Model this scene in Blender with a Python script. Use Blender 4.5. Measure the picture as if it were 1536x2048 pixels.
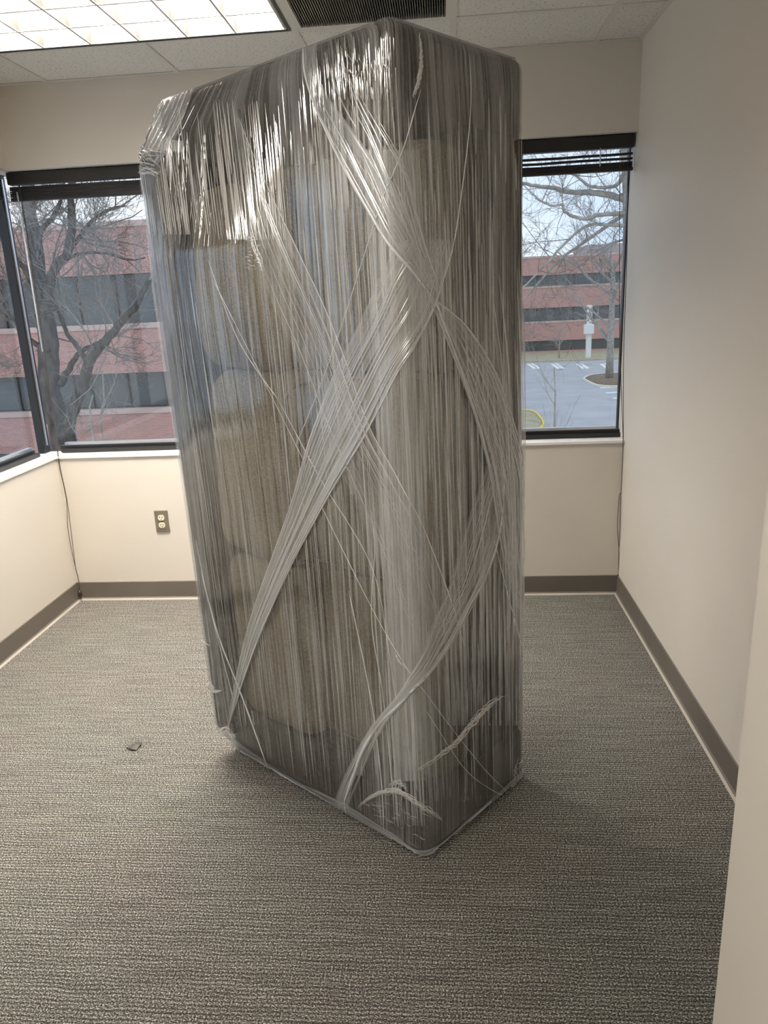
import bpy, bmesh, math, random
from mathutils import Vector, Matrix, noise
from mathutils.bvhtree import BVHTree
for o in list(bpy.data.objects): bpy.data.objects.remove(o, do_unlink=True)
C = bpy.context.scene.collection
SC = bpy.context.scene
random.seed(7)

# ------------------------------------------------------------------ camera
F_PX = 1481.4
CAM = Vector((2.0239, -3.6441, 1.5149))
yaw, pitch, roll = -0.0878, 0.2798, -0.0454
FWD = Vector((math.sin(yaw)*math.cos(pitch), math.cos(yaw)*math.cos(pitch), -math.sin(pitch)))
_r = Vector((math.cos(yaw), -math.sin(yaw), 0)); _u = _r.cross(FWD)
RGT = math.cos(roll)*_r + math.sin(roll)*_u
UPV = -math.sin(roll)*_r + math.cos(roll)*_u
cam = bpy.data.cameras.new('camera'); camo = bpy.data.objects.new('camera', cam); C.objects.link(camo)
m = Matrix((RGT, UPV, -FWD)).transposed().to_4x4(); m.translation = CAM
camo.matrix_world = m
cam.sensor_fit = 'VERTICAL'; cam.sensor_height = 36; cam.lens = F_PX/2048*36
cam.clip_start = .02; cam.clip_end = 500
SC.camera = camo
SC.view_settings.view_transform = 'Standard'; SC.view_settings.look = 'None'
SC.view_settings.gamma = 1; SC.view_settings.exposure = 0.0
SC.view_settings.use_curve_mapping = False

def ray(x, y): return FWD + RGT*((x-768)/F_PX) - UPV*((y-1024)/F_PX)
def on_z(x, y, z): d = ray(x, y); return CAM + d*((z-CAM.z)/d.z)
def on_y(x, y, Y): d = ray(x, y); return CAM + d*((Y-CAM.y)/d.y)

# ------------------------------------------------------------------ world: bright overcast sky
w = bpy.data.worlds.new('overcast_sky'); SC.world = w; w.use_nodes = True
nt = w.node_tree; nt.nodes.clear()
out = nt.nodes.new('ShaderNodeOutputWorld'); bg = nt.nodes.new('ShaderNodeBackground')
tc = nt.nodes.new('ShaderNodeTexCoord'); nz = nt.nodes.new('ShaderNodeTexNoise'); rp = nt.nodes.new('ShaderNodeValToRGB')
nz.inputs['Scale'].default_value = 3.0; nz.inputs['Detail'].default_value = 5
rp.color_ramp.elements[0].position = .38; rp.color_ramp.elements[0].color = (.50, .63, .86, 1)
rp.color_ramp.elements[1].position = .62; rp.color_ramp.elements[1].color = (.86, .90, .97, 1)
nt.links.new(tc.outputs['Generated'], nz.inputs['Vector']); nt.links.new(nz.outputs['Fac'], rp.inputs['Fac'])
nt.links.new(rp.outputs['Color'], bg.inputs['Color']); bg.inputs['Strength'].default_value = 1.5
nt.links.new(bg.outputs['Background'], out.inputs['Surface'])
LENS = 19.0       # radiance of the flat lens light by the entrance
LAMP = 210.0       # radiance of the fluorescent panels

# ------------------------------------------------------------------ helpers
def mat(name, col=(.5, .5, .5), rough=.6, metal=0, spec=.5):
    M = bpy.data.materials.new(name); M.use_nodes = True
    b = M.node_tree.nodes['Principled BSDF']
    b.inputs['Base Color'].default_value = (*col, 1); b.inputs['Roughness'].default_value = rough
    b.inputs['Metallic'].default_value = metal; b.inputs['Specular IOR Level'].default_value = spec
    return M
def N(M, t, **kw):
    n = M.node_tree.nodes.new(t)
    for k, v in kw.items(): setattr(n, k, v)
    return n
def L(M, a, b): M.node_tree.links.new(a, b)
def noise_col(M, c1, c2, scale=(1, 1, 1), ns=5., detail=4, p0=.3, p1=.7, bump=0., bs=None, coord='Object'):
    """procedural two-colour noise on the base colour (+ optional bump)"""
    b = M.node_tree.nodes['Principled BSDF']
    t = N(M, 'ShaderNodeTexCoord'); mp = N(M, 'ShaderNodeMapping'); mp.inputs['Scale'].default_value = scale
    L(M, t.outputs[coord], mp.inputs['Vector'])
    n = N(M, 'ShaderNodeTexNoise'); n.inputs['Scale'].default_value = ns; n.inputs['Detail'].default_value = detail
    L(M, mp.outputs['Vector'], n.inputs['Vector'])
    r = N(M, 'ShaderNodeValToRGB'); e = r.color_ramp.elements
    e[0].position = p0; e[0].color = (*c1, 1); e[1].position = p1; e[1].color = (*c2, 1)
    L(M, n.outputs['Fac'], r.inputs['Fac']); L(M, r.outputs['Color'], b.inputs['Base Color'])
    if bump:
        bn = N(M, 'ShaderNodeBump'); bn.inputs['Strength'].default_value = bump; bn.inputs['Distance'].default_value = bs or .002
        L(M, n.outputs['Fac'], bn.inputs['Height']); L(M, bn.outputs['Normal'], b.inputs['Normal'])
    return M
def tag(o, label, cat=None, group=None, kind=None):
    o['label'] = label
    if cat: o['category'] = cat
    if group: o['group'] = group
    if kind: o['kind'] = kind
    return o
def empty(name, loc, label, cat, group=None):
    o = bpy.data.objects.new(name, None); C.objects.link(o); o.location = loc; o.empty_display_size = .1
    return tag(o, label, cat, group)
def link(name, me, m, parent=None, smooth=False):
    if m is not None and len(me.materials) == 0: me.materials.append(m)
    if smooth:
        for p in me.polygons: p.use_smooth = True
    o = bpy.data.objects.new(name, me); C.objects.link(o)
    if parent:
        o.parent = parent; o.matrix_parent_inverse = Matrix.Translation(parent.location).inverted() if parent.parent is None else Matrix()
    return o
def from_bm(name, bm, m, parent=None, smooth=False):
    me = bpy.data.meshes.new(name); bm.normal_update(); bm.to_mesh(me); bm.free()
    return link(name, me, m, parent, smooth)
def pyd(name, vs, fs, m, parent=None, smooth=False):
    me = bpy.data.meshes.new(name); me.from_pydata([tuple(v) for v in vs], [], fs); me.update()
    return link(name, me, m, parent, smooth)
def box(bm, x0, x1, y0, y1, z0, z1, bev=0, seg=2, xf=None):
    b = bmesh.new(); bmesh.ops.create_cube(b, size=1)
    for v in b.verts: v.co = Vector(((x0+x1)/2+v.co.x*(x1-x0), (y0+y1)/2+v.co.y*(y1-y0), (z0+z1)/2+v.co.z*(z1-z0)))
    if bev: bmesh.ops.bevel(b, geom=list(b.edges), offset=bev, segments=seg, profile=.5, affect='EDGES')
    if xf:
        for v in b.verts: v.co = xf(v.co)
        bmesh.ops.recalc_face_normals(b, faces=list(b.faces))
    me = bpy.data.meshes.new('tmp'); b.to_mesh(me); b.free(); bm.from_mesh(me); bpy.data.meshes.remove(me)
    return bm
def boxo(name, x0, x1, y0, y1, z0, z1, m, parent=None, bev=0, seg=2):
    return from_bm(name, box(bmesh.new(), x0, x1, y0, y1, z0, z1, bev, seg), m, parent)
def prism(name, poly, axis, a0, a1, m, parent=None):
    """extrude a 2-D polygon along an axis (0 x, 1 y, 2 z)"""
    def P(p, a):
        q = list(p); q.insert(axis, a); return q
    n = len(poly); vs = [P(p, a0) for p in poly]+[P(p, a1) for p in poly]
    fs = [[i, (i+1) % n, n+(i+1) % n, n+i] for i in range(n)]+[list(range(n))[::-1], list(range(n, 2*n))]
    bm = bmesh.new(); V = [bm.verts.new(v) for v in vs]
    for f in fs: bm.faces.new([V[i] for i in f])
    bmesh.ops.recalc_face_normals(bm, faces=bm.faces)
    return from_bm(name, bm, m, parent)
def tube_data(pts, rads, sides=6, vs=None, fs=None, cap=True):
    vs = [] if vs is None else vs; fs = [] if fs is None else fs
    pts = [Vector(p) for p in pts]; n = len(pts); base = len(vs)
    ref = Vector((.3, .2, 1)).normalized()
    for i, p in enumerate(pts):
        t = (pts[min(i+1, n-1)]-pts[max(i-1, 0)]).normalized()
        a = t.cross(ref)
        if a.length < 1e-3: a = t.cross(Vector((1, 0, 0)))
        a.normalize(); b = t.cross(a)
        r = rads[i] if hasattr(rads, '__len__') else rads
        for k in range(sides):
            th = 2*math.pi*k/sides; vs.append(p+(a*math.cos(th)+b*math.sin(th))*r)
    for i in range(n-1):
        for k in range(sides):
            fs.append((base+i*sides+k, base+i*sides+(k+1) % sides, base+(i+1)*sides+(k+1) % sides, base+(i+1)*sides+k))
    if cap:
        fs.append(tuple(base+k for k in range(sides))[::-1]); fs.append(tuple(base+(n-1)*sides+k for k in range(sides)))
    return vs, fs
def tubeo(name, pts, r, m, parent=None, sides=8):
    vs, fs = tube_data(pts, r, sides); return pyd(name, vs, fs, m, parent, True)
def resample(pts, n):
    pts = [Vector(p) for p in pts]; d = [0]
    for a, b in zip(pts, pts[1:]): d.append(d[-1]+(b-a).length)
    def cr(i, t):
        p0 = pts[max(i-1, 0)]; p1 = pts[i]; p2 = pts[i+1]; p3 = pts[min(i+2, len(pts)-1)]
        return .5*((2*p1)+(p2-p0)*t+(2*p0-5*p1+4*p2-p3)*t*t+(3*p1-p0-3*p2+p3)*t**3)
    o = []
    for k in range(n):
        s = d[-1]*k/(n-1); i = 0
        while i < len(pts)-2 and d[i+1] < s: i += 1
        o.append(cr(i, min(1, max(0, (s-d[i])/max(d[i+1]-d[i], 1e-9)))))
    return o

# ------------------------------------------------------------------ materials of the room
WALLC = (.71, .66, .59)
m_wall = noise_col(mat('painted_wall', WALLC, .55, 0, .35), (.70, .65, .583), (.72, .67, .60), ns=2.2, bump=.0)
_b = N(m_wall, 'ShaderNodeBump'); _n = N(m_wall, 'ShaderNodeTexNoise'); _n.inputs['Scale'].default_value = 260; _t = N(m_wall, 'ShaderNodeTexCoord')
L(m_wall, _t.outputs['Object'], _n.inputs['Vector']); L(m_wall, _n.outputs['Fac'], _b.inputs['Height'])
_b.inputs['Strength'].default_value = .12; _b.inputs['Distance'].default_value = .001
L(m_wall, _b.outputs['Normal'], m_wall.node_tree.nodes['Principled BSDF'].inputs['Normal'])
m_sill = mat('white_sill_paint', (.90, .88, .85), .4)
m_base = noise_col(mat('taupe_vinyl_base', (.2, .17, .14), .45), (.135, .118, .10), (.16, .14, .12), ns=4)
m_toe = mat('cove_toe_highlight', (.52, .48, .42), .5)  # toe highlight put into the colour
m_tile = noise_col(mat('fissured_ceiling_tile', (.6, .57, .52), .9), (.38, .355, .31), (.72, .695, .65), ns=95, detail=3, p0=.30, p1=.43, bump=.35, bs=.003)
m_tbar = mat('ceiling_grid_paint', (.66, .63, .585), .5)
m_black = mat('black_aluminium', (.012, .012, .013), .35)
m_alu = mat('bare_aluminium', (.62, .65, .70), .3, .9)
m_blind = mat('black_blind_slat', (.016, .015, .015), .38)

def fresnel(M, ior):
    # thin sheet: the same reflectance from both sides
    g = N(M, 'ShaderNodeNewGeometry'); r = N(M, 'ShaderNodeMapRange'); r.inputs['To Min'].default_value = ior; r.inputs['To Max'].default_value = 1/ior
    L(M, g.outputs['Backfacing'], r.inputs['Value']); f = N(M, 'ShaderNodeFresnel'); L(M, r.outputs[0], f.inputs['IOR']); return f
def glass(name, tint=(1, 1, 1), ior=1.5):
    M = bpy.data.materials.new(name); M.use_nodes = True; t = M.node_tree; t.nodes.clear()
    o = N(M, 'ShaderNodeOutputMaterial'); mx = N(M, 'ShaderNodeMixShader'); tr = N(M, 'ShaderNodeBsdfTransparent'); gl = N(M, 'ShaderNodeBsdfGlossy')
    fr = fresnel(M, ior)
    tr.inputs['Color'].default_value = (*tint, 1); gl.inputs['Roughness'].default_value = .0
    L(M, fr.outputs['Fac'], mx.inputs['Fac']); L(M, tr.outputs[0], mx.inputs[1]); L(M, gl.outputs[0], mx.inputs[2]); L(M, mx.outputs[0], o.inputs['Surface'])
    return M
m_glass = glass('window_glass', (.93, .95, .95))

# carpet: loop pile in rows along x, speckled, faint colour patches
m_carpet = mat('loop_carpet', (.2, .19, .17), .95, 0, .1)
def carpet():
    M = m_carpet; b = M.node_tree.nodes['Principled BSDF']
    t = N(M, 'ShaderNodeTexCoord')
    def nz(scale, ns, det=2, rough=.5):
        mp = N(M, 'ShaderNodeMapping'); mp.inputs['Scale'].default_value = scale; L(M, t.outputs['Object'], mp.inputs['Vector'])
        n = N(M, 'ShaderNodeTexNoise'); n.inputs['Scale'].default_value = ns; n.inputs['Detail'].default_value = det; n.inputs['Roughness'].default_value = rough
        L(M, mp.outputs['Vector'], n.inputs['Vector']); return n
    def math_(op, a, bb=None, v=None):
        n = N(M, 'ShaderNodeMath', operation=op); L(M, a, n.inputs[0])
        if bb is not None: L(M, bb, n.inputs[1])
        if v is not None: n.inputs[1].default_value = v
        return n.outputs[0]
    # row lines
    sx = N(M, 'ShaderNodeSeparateXYZ'); L(M, t.outputs['Object'], sx.inputs[0])
    wob = nz((3, 3, 3), 4, 1)
    yy = math_('MULTIPLY', sx.outputs['Y'], v=2*math.pi/.0105)
    yy = math_('ADD', yy, math_('MULTIPLY', wob.outputs['Fac'], v=9))
    row = math_('MULTIPLY_ADD', math_('SINE', yy), v=.5); row.node.inputs[2].default_value = .5
    tuft = nz((.8, 1.2, 1), 290, 2, .65)
    rowvar = nz((2.2, 46, 1), 2.2, 2)
    h = math_('ADD', math_('MULTIPLY', tuft.outputs['Fac'], v=1.45), math_('MULTIPLY', row, v=.10))
    h = math_('ADD', h, math_('MULTIPLY', rowvar.outputs['Fac'], v=.17))
    r = N(M, 'ShaderNodeValToRGB'); e = r.color_ramp.elements
    e[0].position = .68; e[0].color = (.055, .052, .048, 1); e[1].position = 1.12/1.0 if False else 1.0; e[1].color = (.78, .75, .69, 1)
    mid = r.color_ramp.elements.new(.84); mid.color = (.24, .228, .207, 1)
    L(M, math_('MULTIPLY', h, v=.905), r.inputs['Fac'])
    patch = nz((1.1, 1.6, 1), 1.7, 1); pr = N(M, 'ShaderNodeValToRGB'); pe = pr.color_ramp.elements
    pe[0].position = .38; pe[0].color = (.97, 1.0, .98, 1); pe[1].position = .62; pe[1].color = (1.0, .985, .975, 1)
    L(M, patch.outputs['Fac'], pr.inputs['Fac'])
    mx = N(M, 'ShaderNodeMix', data_type='RGBA', blend_type='MULTIPLY'); mx.inputs['Factor'].default_value = 1
    # thin dark furrows between the rows, stronger in some rows than in others
    fw = N(M, 'ShaderNodeMapRange', clamp=True, interpolation_type='SMOOTHSTEP'); fw.inputs['From Min'].default_value = .0; fw.inputs['From Max'].default_value = .22; fw.inputs['To Min'].default_value = .80; fw.inputs['To Max'].default_value = 1
    L(M, math_('ADD', row, math_('MULTIPLY', math_('SUBTRACT', rowvar.outputs['Fac'], v=.5), v=.6)), fw.inputs['Value'])
    mf = N(M, 'ShaderNodeMix', data_type='RGBA', blend_type='MULTIPLY'); mf.inputs['Factor'].default_value = 1
    L(M, r.outputs['Color'], mf.inputs['A']); L(M, fw.outputs[0], mf.inputs['B'])
    L(M, mf.outputs['Result'], mx.inputs['A']); L(M, pr.outputs['Color'], mx.inputs['B']); L(M, mx.outputs['Result'], b.inputs['Base Color'])
    bp = N(M, 'ShaderNodeBump'); bp.inputs['Strength'].default_value = .8; bp.inputs['Distance'].default_value = .005
    L(M, h, bp.inputs['Height']); L(M, bp.outputs['Normal'], b.inputs['Normal'])
carpet()

# ------------------------------------------------------------------ room shell
W, H, ZS, ZH = 2.894, 2.524, .803, 2.172
YF = -5.0                 # wall behind the viewer
WY = .11                  # window plane (y) / -WY for the left one
T = .16
def struct(o, label): return tag(o, label, None, None, 'structure')
fl = boxo('floor', -.02, W+.9, YF, .12, -.12, 0, m_carpet); struct(fl, 'grey loop pile carpet floor with fine rows')
def multi(name, boxes, m):
    bm = bmesh.new()
    for b in boxes: box(bm, *b)
    return from_bm(name, bm, m)
struct(multi('wall_back', [(-T, W+T, 0, T, -.12, ZS-.012), (-T, W+T, 0, T, ZH, H+.18)], m_wall), 'beige painted back wall below and above the long window')
struct(multi('wall_left', [(-T, 0, YF, 0, -.12, ZS-.012), (-T, 0, YF, 0, ZH, H+.18), (-T, 0, YF, -2.6, ZS-.012, ZH)], m_wall), 'beige painted left wall with corner window')
struct(boxo('wall_right', W, W+T, -2.62, T, -.12, H+.18, m_wall), 'plain beige painted right wall')
struct(boxo('wall_entry', 2.464, W+.9, -2.78, -2.62, -.12, H+.18, m_wall), 'cream painted wall end at the room entrance')
struct(boxo('wall_entry_jamb', 2.464, 2.6, -3.9, -2.78, 0, H, m_wall), 'cream painted return wall beside the entrance')
struct(boxo('wall_front', -T, W+.9, YF-T, YF, -.12, H+.18, m_wall), 'beige wall behind the room entrance')
struct(boxo('wall_passage', W+.74, W+.9, YF, -2.62, -.12, H+.18, m_wall), 'beige wall of the entry passage')
# sills
struct(boxo('trim_1', -.11, W, -.008, WY+.03, ZS-.012, ZS, m_sill), 'white painted sill ledge under the back window')
struct(boxo('trim_2', -WY-.03, .008, -2.6, -.008, ZS-.012, ZS, m_sill), 'white painted sill ledge under the left corner window')
# cove baseboards; the highlight along the toe is painted as a pale edge
prof = [(0, 0), (.016, 0), (.012, .008), (.006, .014), (.005, .1), (.0, .102)]
def baseboard(name, pts, label):
    bm = bmesh.new()
    root = None
    # pts: start, end, inward normal
    a, b, n = [Vector(p) for p in pts]
    vs = []
    for P in (a, b):
        for d, z in prof[2:]+[(0, .008)]: vs.append(P+n*d+Vector((0, 0, z)))
    k = len(prof)-1
    fs = [[i, (i+1) % k, k+(i+1) % k, k+i] for i in range(k)]+[list(range(k))[::-1], list(range(k, 2*k))]
    V = [bm.verts.new(v) for v in vs]
    for f in fs: bm.faces.new([V[i] for i in f])
    bmesh.ops.recalc_face_normals(bm, faces=bm.faces)
    o = from_bm(name, bm, m_base); struct(o, label)
    bm = bmesh.new(); vs = []
    for P in (a, b):
        for d, z in ((0, 0), (.018, 0), (.013, .0085), (0, .0085)): vs.append(P+n*d+Vector((0, 0, z)))
    V = [bm.verts.new(v) for v in vs]
    for f in [[i, (i+1) % 4, 4+(i+1) % 4, 4+i] for i in range(4)]+[[3, 2, 1, 0], [4, 5, 6, 7]]: bm.faces.new([V[i] for i in f])
    bmesh.ops.recalc_face_normals(bm, faces=bm.faces)
    t = from_bm('toe_edge', bm, m_toe, o)
    return o
baseboard('baseboard_back', ((0, 0, 0), (W, 0, 0), (0, -1, 0)), 'taupe vinyl cove base along the back wall')
baseboard('baseboard_left', ((0, YF, 0), (0, 0, 0), (1, 0, 0)), 'taupe vinyl cove base along the left wall')
baseboard('baseboard_right', ((W, -2.62, 0), (W, 0, 0), (-1, 0, 0)), 'taupe vinyl cove base along the right wall')

# ceiling: slab above, tiles and grid bars
GX = [.2593+.61*k for k in range(-1, 6)]; GY = [-.415-.61*k for k in range(0, 8)]
ceil = boxo('ceiling', -T, W+.9, YF, T, H+.19, H+.26, mat('plenum_dark', (.1, .1, .1), .9)); struct(ceil, 'suspended ceiling of speckled tiles in a painted grid')
LIGHTS = [(1, 0), (1, 4)]       # column index of the left cell (two cells wide), row
xs = [0]+[x for x in GX if 0 < x < W+.9]+[W+.9]; ys = [0]+[y for y in GY if y > YF]+[YF]
tiles = {}
for j in range(len(ys)-1):
    for i in range(len(xs)-1):
        x0, x1, y1, y0 = xs[i], xs[i+1], ys[j], ys[j+1]
        if (j == 1 and i in (1, 2, 3)) or (j == 5 and i in (1, 2)): continue   # light, light, grille
        key = (round(x1-x0, 3), round(y1-y0, 3))
        if key not in tiles:
            bm = bmesh.new(); box(bm, 0, x1-x0, 0, y1-y0, 0, .016); me = bpy.data.meshes.new('ceiling_tile'); bm.to_mesh(me); bm.free(); me.materials.append(m_tile); tiles[key] = me
        o = link('ceiling_tile', tiles[key], None, ceil); o.location = (x0, y0, H+.003)
for x in xs[1:-1]:
    segs = [(YF, 0)] if abs(x-GX[2]) > .01 else [(YF, GY[5]), (GY[4], GY[1]), (GY[0], 0)]
    for a, b in segs: boxo('grid_bar', x-.012, x+.012, a, b, H-.001, H+.018, m_tbar, ceil)
for k, y in enumerate(ys[1:-1]):
    boxo('grid_bar', 0, W+.9, y-.012, y+.012, H-.0005, H+.0175, m_tbar, ceil)
boxo('wall_angle', 0, W, -.02, 0, H-.0008, H+.002, m_tbar, ceil); boxo('wall_angle', W-.02, W, -2.6, -.02, H-.0008, H+.002, m_tbar, ceil); boxo('wall_angle', 0, .02, YF, -.02, H-.0008, H+.002, m_tbar, ceil)

# ------------------------------------------------------------------ ceiling lights (18-cell parabolic louvre)
m_lamp = bpy.data.materials.new('fluorescent_glow'); m_lamp.use_nodes = True
_t = m_lamp.node_tree; _t.nodes.clear(); _o = N(m_lamp, 'ShaderNodeOutputMaterial'); _e = N(m_lamp, 'ShaderNodeEmission')
_e.inputs['Color'].default_value = (1, .92, .81, 1); _e.inputs['Strength'].default_value = LAMP; L(m_lamp, _e.outputs[0], _o.inputs[0])
m_louv = mat('louvre_aluminium', (.06, .058, .056), .5, .0)
m_edge = mat('louvre_edge_enamel', (.5, .485, .46), .5)
m_hous = mat('white_enamel_housing', (.8, .78, .74), .45)
m_lens = m_lamp.copy(); m_lens.name = 'prismatic_lens_glow'; m_lens.node_tree.nodes['Emission'].inputs['Strength'].default_value = LENS
def troffer(x0, y1, label, lens=False):
    x1, y0 = x0+1.22, y1-.61
    g = .016
    e = empty('ceiling_light', ((x0+x1)/2, (y0+y1)/2, H), label, 'ceiling light')
    bm = bmesh.new()
    for b in ((x0+g, x1-g, y0+g, y0+g+.01, H, H+.16), (x0+g, x1-g, y1-g-.01, y1-g, H, H+.16), (x0+g, x0+g+.01, y0+g+.01, y1-g-.01, H, H+.16), (x1-g-.01, x1-g, y0+g+.01, y1-g-.01, H, H+.16), (x0+g, x1-g, y0+g, y1-g, H+.16, H+.168)): box(bm, *b)
    from_bm('housing', bm, m_hous, e)
    bm = bmesh.new()   # black reveal round the louvre
    for b in ((x0+.013, x1-.013, y0+.011, y0+.022, H-.004, H+.003), (x0+.013, x1-.013, y1-.022, y1-.011, H-.004, H+.003), (x0+.011, x0+.022, y0+.022, y1-.022, H-.004, H+.003), (x1-.022, x1-.011, y0+.022, y1-.022, H-.004, H+.003)): box(bm, *b)
    from_bm('door_frame', bm, m_black, e)
    X0, X1, Y0, Y1 = x0+.03, x1-.03, y0+.03, y1-.03
    def blade(p, q):   # v-section blade
        if p[0] == q[0]: poly = [(p[0]-.003, H-.001), (p[0]+.003, H-.001), (p[0]+.008, H+.105), (p[0]-.008, H+.105)]; return prism('louver_blade', poly, 1, p[1], q[1], m_louv, e)
        poly = [(p[1]-.003, H-.001), (p[1]+.003, H-.001), (p[1]+.008, H+.105), (p[1]-.008, H+.105)]; return prism('louver_blade', poly, 0, p[0], q[0], m_louv, e)
    if lens:
        boxo('lens_panel', X0-.008, X1+.008, Y0-.008, Y1+.008, H+.004, H+.012, m_lens, e, .002, 1); return
    for k in range(7): x = X0+(X1-X0)*k/6; blade((x, Y0), (x, Y1))
    for k in range(4): y = Y0+(Y1-Y0)*k/3; blade((X0, y), (X1, y))
    for k in range(7): x = X0+(X1-X0)*k/6; boxo('louver_edge', x-.0042, x+.0042, Y0, Y1, H-.0035, H-.001, m_edge, e)
    for k in range(4): y = Y0+(Y1-Y0)*k/3; boxo('louver_edge', X0, X1, y-.0042, y+.0042, H-.0032, H-.0012, m_edge, e)
    for k in range(3):
        y = Y0+(Y1-Y0)*(k+.5)/3
        boxo('fluorescent_lamp', X0, X1, y-.032, y+.032, H+.112, H+.124, m_lamp, e, .004, 1)
troffer(GX[1], GY[0], 'glowing eighteen-cell louvered ceiling light near the back window')
troffer(GX[1], GY[4], 'glowing flat lens ceiling light near the room entrance', True)
# return-air grille
m_grille = mat('dusty_grille', (.17, .15, .13), .6); m_duct = mat('dark_duct', (.03, .028, .025), .9)
gx0, gx1, gy1 = GX[3]+.012, GX[4]-.012, GY[0]-.012; gy0 = gy1-.586
ge = empty('return_air_grille', ((gx0+gx1)/2, (gy0+gy1)/2, H), 'dark finned return air grille set in the ceiling grid', 'vent')
bm = bmesh.new()
for b in ((gx0, gx1, gy0, gy0+.018, H-.002, H+.012), (gx0, gx1, gy1-.018, gy1, H-.002, H+.012), (gx0, gx0+.018, gy0+.018, gy1-.018, H-.002, H+.012), (gx1-.018, gx1, gy0+.018, gy1-.018, H-.002, H+.012)): box(bm, *b)
from_bm('grille_frame', bm, m_tbar, ge)
boxo('duct_back', gx0+.005, gx1-.005, gy0+.005, gy1-.005, H+.05, H+.06, m_duct, ge)
bm = bmesh.new(); n = 62
for k in range(n):
    x = gx0+.022+(gx1-gx0-.044)*k/(n-1); box(bm, x-.0016, x+.0016, gy0+.018, gy1-.018, H, H+.012)
f = from_bm('grille_fins', bm, m_grille, ge); f['kind'] = 'stuff'

# ------------------------------------------------------------------ windows
def window_back():
    y = WY
    r = boxo('window_1', -.02, W, y-.005, y+.055, ZS, ZS+.035, m_black); struct(r, 'long black framed window across the back wall')
    boxo('sill_flange', .0, W-.001, y-.03, y-.006, ZS+.001, ZS+.022, m_black, r)
    boxo('glazing_bead', .0, W-.02, y+.006, y+.03, ZS+.036, ZS+.05, m_alu, r)
    boxo('head_frame', -.02, W, y-.005, y+.055, ZH-.02, ZH, m_black, r)
    boxo('side_frame', W-.006, W-.001, y+.02, y+.055, ZS+.035, ZH-.02, m_black, r)
    boxo('mullion', 1.43, 1.47, y-.01, y+.055, ZS+.036, ZH-.021, m_black, r)
    for a, b in ((-.05, 1.43), (1.47, W-.006)):
        boxo('pane', a, b, y+.03, y+.036, ZS+.036, ZH-.021, m_glass, r)
    return r
def window_left():
    x = -WY
    r = boxo('window_2', x-.055, x+.005, -2.6, -.0, ZS, ZS+.035, m_black); struct(r, 'black framed corner window in the left wall')
    boxo('sill_flange', x+.006, x+.03, -2.6, -.0, ZS+.001, ZS+.022, m_black, r)
    boxo('glazing_bead', x-.03, x-.006, -2.59, .0, ZS+.036, ZS+.05, m_alu, r)
    boxo('head_frame', x-.055, x+.005, -2.6, 0, ZH-.02, ZH, m_black, r)
    boxo('side_frame', x-.055, x+.005, -2.6, -2.57, ZS+.036, ZH-.021, m_black, r)
    boxo('mullion', x-.055, x+.01, -1.32, -1.28, ZS+.036, ZH-.021, m_black, r)
    boxo('corner_post', x-.025, x+.012, .082, WY+.03, ZS, ZH, m_black, r)
    boxo('corner_bead', x+.013, x+.021, WY-.012, WY+.0, ZS+.04, ZH-.02, m_alu, r)
    for a, b in ((-2.57, -1.32), (-1.28, .07)):
        boxo('pane', x-.036, x-.03, a, b, ZS+.036, ZH-.021, m_glass, r)
    return r
window_back(); window_left()
m_cord = mat('dark_blind_cord', (.06, .05, .04), .7); m_wand = mat('clear_acrylic_wand', (.75, .78, .82), .15); m_tass = mat('bronze_tassel', (.05, .035, .025), .3)
m_wand.node_tree.nodes['Principled BSDF'].inputs['Alpha'].default_value = .75
def blind(axis, a0, a1, p, label, gaps, zb, group=None):
    """raised mini blind; axis 0 runs along x at y=p, axis 1 runs along y at x=p; gaps: z offsets of loose slats"""
    def B(name, s0, s1, t0, t1, z0, z1, m, par, bev=0):
        return boxo(name, s0, s1, p+t0, p+t1, z0, z1, m, par, bev) if axis == 0 else boxo(name, p+t0, p+t1, s0, s1, z0, z1, m, par, bev)
    mid = (a0+a1)/2
    e = empty('window_blind', (mid, p, ZH) if axis == 0 else (p, mid, ZH), label, 'blind', group)
    B('head_rail', a0, a1, -.02, .02, ZH-.058, ZH-.003, m_blind, e, .004)
    # loose slats, slightly sagging, then the stack
    def slat(z, sag, tilt, th=.0012):
        n = 14; vs = []; fs = []
        for i in range(n+1):
            s = a0+.004+(a1-a0-.008)*i/n; dz = -sag*(1-((i/n)*2-1)**2)+random.uniform(-.0012, .0012)
            for t, h in ((-.0125, -tilt), (0, .002), (.0125, tilt)):
                q = (s, p+t, z+h+dz) if axis == 0 else (p+t, s, z+h+dz); vs.append(q)
                vs.append((q[0], q[1], q[2]-th))
        for i in range(n):
            b = i*6
            for k in range(2):
                fs += [(b+2*k, b+6+2*k, b+8+2*k, b+2+2*k), (b+1+2*k, b+3+2*k, b+9+2*k, b+7+2*k)]
            fs += [(b, b+1, b+7, b+6), (b+4, b+10, b+11, b+5)]
        fs += [(0, 2, 3, 1), (2, 4, 5, 3), (n*6, n*6+1, n*6+3, n*6+2), (n*6+2, n*6+3, n*6+5, n*6+4)]
        pyd('slat', vs, fs, m_blind, e)
    for g in gaps[:-1]: slat(ZH-g, .002, .001, .009)
    zz = ZH-gaps[-1]
    k = 0
    while zz-k*.0040 > zb: slat(zz-k*.0040, .001, .0005, .0039); k += 1
    B('bottom_rail', a0, a1, -.013, .013, zb-.014, zb, m_blind, e, .003)
    for s in (a0+.12, a1-.12):
        B('ladder_cord', s-.0012, s+.0012, -.014, -.0125, zb-.014, ZH-.05, m_cord, e)
    return e
bl = blind(0, -.03, 1.42, .055, 'raised black mini blind over the back window pane beside the corner', [.066], 2.055)
br = blind(0, 1.44, W-.006, .055, 'raised black mini blind over the back window pane by the right wall', [.078, .097, .115], 2.034)
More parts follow.
